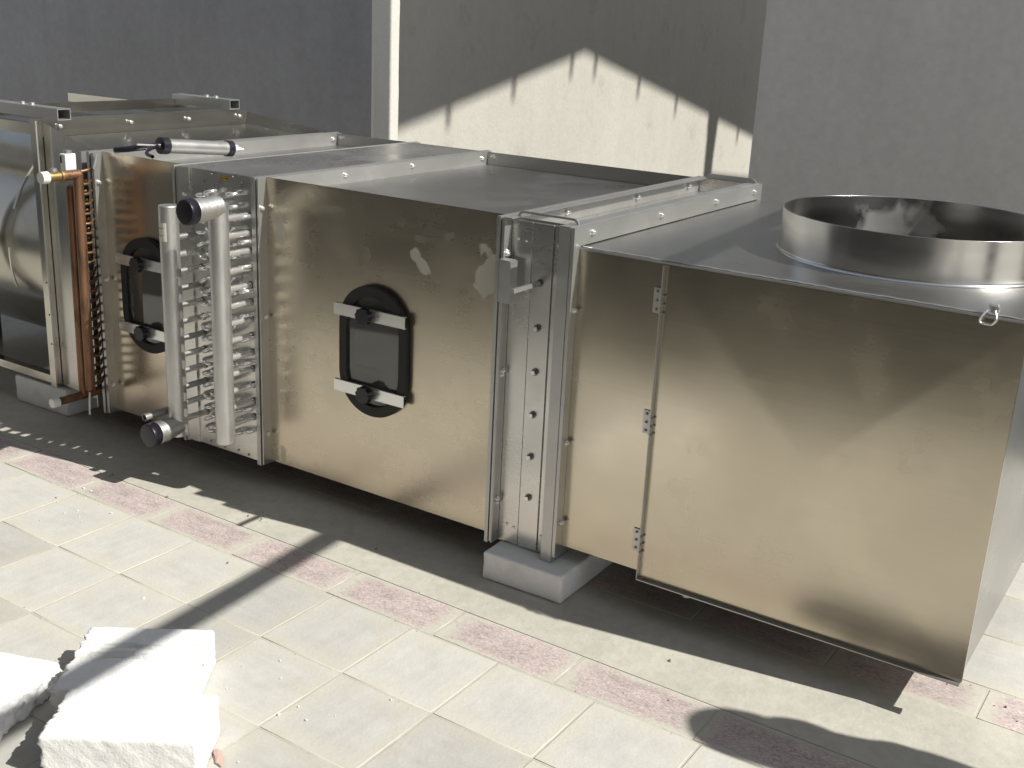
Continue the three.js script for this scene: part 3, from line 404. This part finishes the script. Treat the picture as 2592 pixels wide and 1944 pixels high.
// ---------------------------------------------------------------- grit on the paving
{
  const g = new THREE.IcosahedronGeometry(1, 0), n = 110, im = new THREE.InstancedMesh(g, mat({ color: lin(0.22, 0.20, 0.16), roughness: 0.95 }), n), m = new THREE.Matrix4(), e = new THREE.Euler(), qq = new THREE.Quaternion();
  for (let i = 0; i < n; i++) { const s = 0.0012 + 0.0035 * Math.pow(rnd(), 4), jx = rnd() < 0.45; let x = rr(-2.2, 1.9), z = rr(0.1, 1.6); if (jx) z = [0.417, 0.708, 0.999, 0.247][Math.floor(rnd() * 4)] + rr(-0.012, 0.012); if (i > 70 && i < 86) { x = -1.02 + rr(-0.05, 0.05); z = 0.165 + rr(-0.03, 0.03); } if (i >= 98) { x = rr(1.0, 1.6); z = rr(-0.6, 0.1); } im.setMatrixAt(i, m.compose(new THREE.Vector3(x, s * 0.5, z), qq.setFromEuler(e.set(rnd() * 6, rnd() * 6, rnd() * 6)), new THREE.Vector3(s * rr(0.8, 1.8), s, s))); }
  im.name = 'grit'; im.castShadow = im.receiveShadow = true; top(im, 'scattered dark grit on the paving', 'grit', null, 'stuff');
  const fm = new THREE.InstancedMesh(g, foam, 40);
  for (let i = 0; i < 40; i++) { const s = rr(0.0012, 0.0035), c = i < 30 ? [-0.45, 1.05, 0.45] : [-1.55, 0.45, 0.15]; fm.setMatrixAt(i, m.compose(new THREE.Vector3(c[0] + rr(-1, 1) * c[2], s * 0.6, c[1] + rr(-1, 1) * c[2] * 0.8), qq.setFromEuler(e.set(rnd() * 6, rnd() * 6, 0)), new THREE.Vector3(s * rr(0.8, 2), s, s))); }
  fm.name = 'foam_crumbs'; fm.castShadow = fm.receiveShadow = true; top(fm, 'white foam crumbs strewn on the paving', 'crumbs', null, 'stuff');
  const ch = mesh('stone_chip', warp(new THREE.IcosahedronGeometry(0.02, 1), (v) => { v.x *= 1.5; v.y = Math.max(-0.3, v.y * 0.5); const k = 1 + 0.3 * (hash(Math.round(v.x * 4000), Math.round(v.z * 4000), 5) - 0.5); v.multiplyScalar(k); }), mat({ color: lin(0.46, 0.33, 0.29), roughness: 0.95 })); ch.scale.set(1.2, 0.5, 0.5); ch.position.set(-0.172, 0.004, 1.139); ch.rotation.y = -0.6; top(ch, 'small pink stone chip beside the loose foam', 'stone');
}
// ---------------------------------------------------------------- what stands outside the frame and casts the shadows
const alongSun = (y, z, s, x = XW) => [x + SUN.x * s, y + SUN.y * s, z + SUN.z * s];
const galv = mat({ color: lin(0.45, 0.45, 0.44), metalness: 0.6, roughness: 0.6 }), painted = mat({ color: lin(0.25, 0.25, 0.24), roughness: 0.7 });
{ // open shed: its gable edge throws the lit gable on the concrete wall
  const k = (XW - 1.5291) / (-3.5 - 1.5291), ww = (y, z) => [1.6183 + (y - 1.6183) * k, 2.6313 + (z - 2.6313) * k], S = 6, L = 5.6;
  const shed = top(grp('open_shed'), 'open shed with gabled sheet roof, out of view to the right', 'shed');
  const ridge = ww(1.368, -6.052), le = ww(0.79, -3.28), re = ww(0.25, -10.8);
  const slab = (a, b) => { const A = alongSun(a[0], a[1], S), B = alongSun(b[0], b[1], S), t = 0.05, P = [], n = new THREE.BufferGeometry(); for (const x of [A[0], A[0] - L]) for (const [p, dy] of [[A, 0], [B, 0], [B, t], [A, t]]) P.push(x, p[1] + dy, p[2]); n.setAttribute('position', new THREE.Float32BufferAttribute(P, 3)); n.setIndex([0, 1, 2, 0, 2, 3, 4, 6, 5, 4, 7, 6, 0, 4, 5, 0, 5, 1, 3, 2, 6, 3, 6, 7, 1, 5, 6, 1, 6, 2, 0, 3, 7, 0, 7, 4]); const f = n.toNonIndexed(); f.computeVertexNormals(); return uvm(f); };
  mesh('roof_sheet', slab(le, ridge), galv, shed); mesh('roof_sheet', slab(ridge, re), galv, shed);
  for (const [y, z, w] of [[1.002, -4.139, 0.036], [1.168, -4.981, 0.034], [1.313, -5.841, 0.03], [1.312, -6.238, 0.03], [1.12, -7.074, 0.03], [0.932, -7.902, 0.03], [0.735, -8.73, 0.03], [0.566, -9.548, 0.03]]) { const [a, b] = ww(y, z), p = alongSun(a, b, S); mesh('purlin', box(p[0] - L, p[0], p[1] - 0.155, p[1] - 0.001, p[2] - w / 2, p[2] + w / 2), painted, shed); }
  { const [a, b] = ww(0.74, -8.78), p = alongSun(a, b, S); mesh('column', box(p[0] - 0.35, p[0] - 0.2, 0, p[1] - 0.02, p[2] - 0.10, p[2] + 0.08), painted, shed); const c = alongSun(...ww(0.70, -8.96), S), d = alongSun(...ww(-0.3, -8.86), S); mesh('tie_rod', cyl([c[0] - 0.1, c[1], c[2]], [d[0] - 0.1, d[1], d[2]], 0.02, 8), painted, shed);
    const e1 = alongSun(0.19, -8.16, S), e2 = alongSun(0.0, -9.75, S); mesh('side_rail', cyl([e1[0], e1[1], e1[2]], [e2[0], e2[1], e2[2]], 0.02, 8), painted, shed); }
}
{ // overhead pipe bridge: its beam striped the ground, the foam and the plenum top
  const g = top(grp('pipe_bridge'), 'overhead steel beam on two posts, out of view to the right', 'beam');
  const s = 2.5, c = (x, z) => [x + SUN.x * s, s, z + SUN.z * s], a = c(-0.852, -1.0), b = c(-0.575, 2.2);
  const dir = new THREE.Vector3(b[0] - a[0], 0, b[2] - a[2]).normalize(), len = 7, beam = mesh('beam', uvm(new THREE.BoxGeometry(0.055, 0.04, len)), painted, g); beam.position.set((a[0] + b[0]) / 2 + dir.x * 0.4, s, (a[2] + b[2]) / 2 + dir.z * 0.4); beam.rotation.y = Math.atan2(dir.x, dir.z);
  for (const t of [-len / 2, len / 2]) mesh('post', box(-0.05, 0.05, 0, s - 0.03, -0.05, 0.05), painted, g).position.set(beam.position.x + dir.x * t * 0.98, 0, beam.position.z + dir.z * t * 0.98);
}
{ // veranda of the building behind the camera: its roof shades the paving that the upper panels mirror
  const g = top(grp('veranda_building'), 'rendered building with a flat veranda roof behind the camera', 'building'), hc = 3.3;
  g.position.set(-1.2 + SUN.x * hc, 0, 2.0 + SUN.z * hc); g.rotation.y = -0.184;
  mesh('veranda_roof', box(-9, 6, hc, hc + 0.18, 0, 4.6), concrete, g); mesh('wall', box(-9, 6, 0, hc - 0.002, 4.4, 4.65), greyPlaster, g); mesh('parapet', box(-9, 6, hc + 0.182, hc + 1.2, 4.4, 4.62), greyPlaster, g);
  for (const x of [-7.5, -4.2, 4.6]) mesh('column', box(x - 0.12, x + 0.12, 0, hc - 0.002, 2.0, 2.24), greyPlaster, g);
  mesh('door', box(-1, 0, 0, 2.1, 4.36, 4.398), painted, g); for (const x of [-5, -3, 2]) mesh('window', box(x, x + 1, 1, 2.2, 4.37, 4.398), blackGloss, g);
}
{ // bystander to the right: only the shadow of head and shoulder shows
  const J = { hd: [0, 1.60, 0], hd2: [0, 1.68, 0], nk: [0, 1.47, 0], ch: [0, 1.28, 0], pv: [0, 0.96, 0], ls: [0, 1.38, 0.19], rs: [0, 1.38, -0.19], le: [0.02, 1.10, 0.26], re: [0.02, 1.10, -0.26], lh: [-0.04, 0.86, 0.27], rh: [-0.04, 0.86, -0.27], lk: [-0.02, 0.5, 0.11], rk: [-0.02, 0.5, -0.11], la: [0, 0.08, 0.12], ra: [0, 0.08, -0.12], lt: [-0.13, 0.05, 0.13], rt: [-0.13, 0.05, -0.13], lp: [0, 0.92, 0.09], rp: [0, 0.92, -0.09] };
  const B = [['hd', 'hd2', 0.085, 0.092], ['hd', 'nk', 0.08, 0.085], ['nk', 'ch', 0.085, 0.14], ['ch', 'pv', 0.14, 0.13], ['ls', 'rs', 0.075, 0.075], ['ls', 'le', 0.055, 0.045], ['rs', 're', 0.055, 0.045], ['le', 'lh', 0.043, 0.032], ['re', 'rh', 0.043, 0.032], ['lp', 'lk', 0.095, 0.065], ['rp', 'rk', 0.095, 0.065], ['lk', 'la', 0.06, 0.042], ['rk', 'ra', 0.06, 0.042], ['la', 'lt', 0.05, 0.042], ['ra', 'rt', 0.05, 0.042]];
  const N = 84, mc = new MarchingCubes(N, mat({}), false, false, 200000), S = 1.0, C = [0, 0.92, 0];
  mc.isolation = 0;
  for (let k = 0; k < N; k++) for (let j = 0; j < N; j++) for (let i = 0; i < N; i++) {
    const P = [(i / N * 2 - 1) * S + C[0], (j / N * 2 - 1) * S + C[1], (k / N * 2 - 1) * S + C[2]]; let acc = 0;
    if (Math.abs(P[0]) < 0.4 && Math.abs(P[2]) < 0.5) for (const [a, b, ra, rb] of B) { const A = J[a], Q2 = J[b], ab = [0, 1, 2].map((m) => Q2[m] - A[m]), ap = [0, 1, 2].map((m) => P[m] - A[m]), t = Math.max(0, Math.min(1, (ab[0] * ap[0] + ab[1] * ap[1] + ab[2] * ap[2]) / (ab[0] ** 2 + ab[1] ** 2 + ab[2] ** 2))); const dd = Math.hypot(ap[0] - ab[0] * t, ap[1] - ab[1] * t, ap[2] - ab[2] * t) - (ra + (rb - ra) * t); acc += Math.exp(-dd * 60); }
    mc.field[i + j * N + k * N * N] = acc > 1e-9 ? Math.log(acc) / 60 : -0.3;
  }
  mc.update();
  const n = mc.count, g = new THREE.BufferGeometry(); g.setAttribute('position', new THREE.BufferAttribute(mc.positionArray.slice(0, n * 3), 3)); g.setAttribute('normal', new THREE.BufferAttribute(mc.normalArray.slice(0, n * 3), 3)); g.scale(S, S, S); g.translate(...C);
  const per = top(grp('person'), 'bystander in dark clothes standing just right of the view', 'person'); mesh('body', uvm(g), mat({ color: lin(0.06, 0.07, 0.10), roughness: 0.9 }), per); mesh('hair', new THREE.SphereGeometry(0.1, 20, 14).scale(0.98, 1.05, 0.98).translate(0.012, 1.675, 0), black, per);
  per.position.set(2.45, 0, 0.06); per.rotation.y = 1.42;
}
renderer.render(scene, camera);
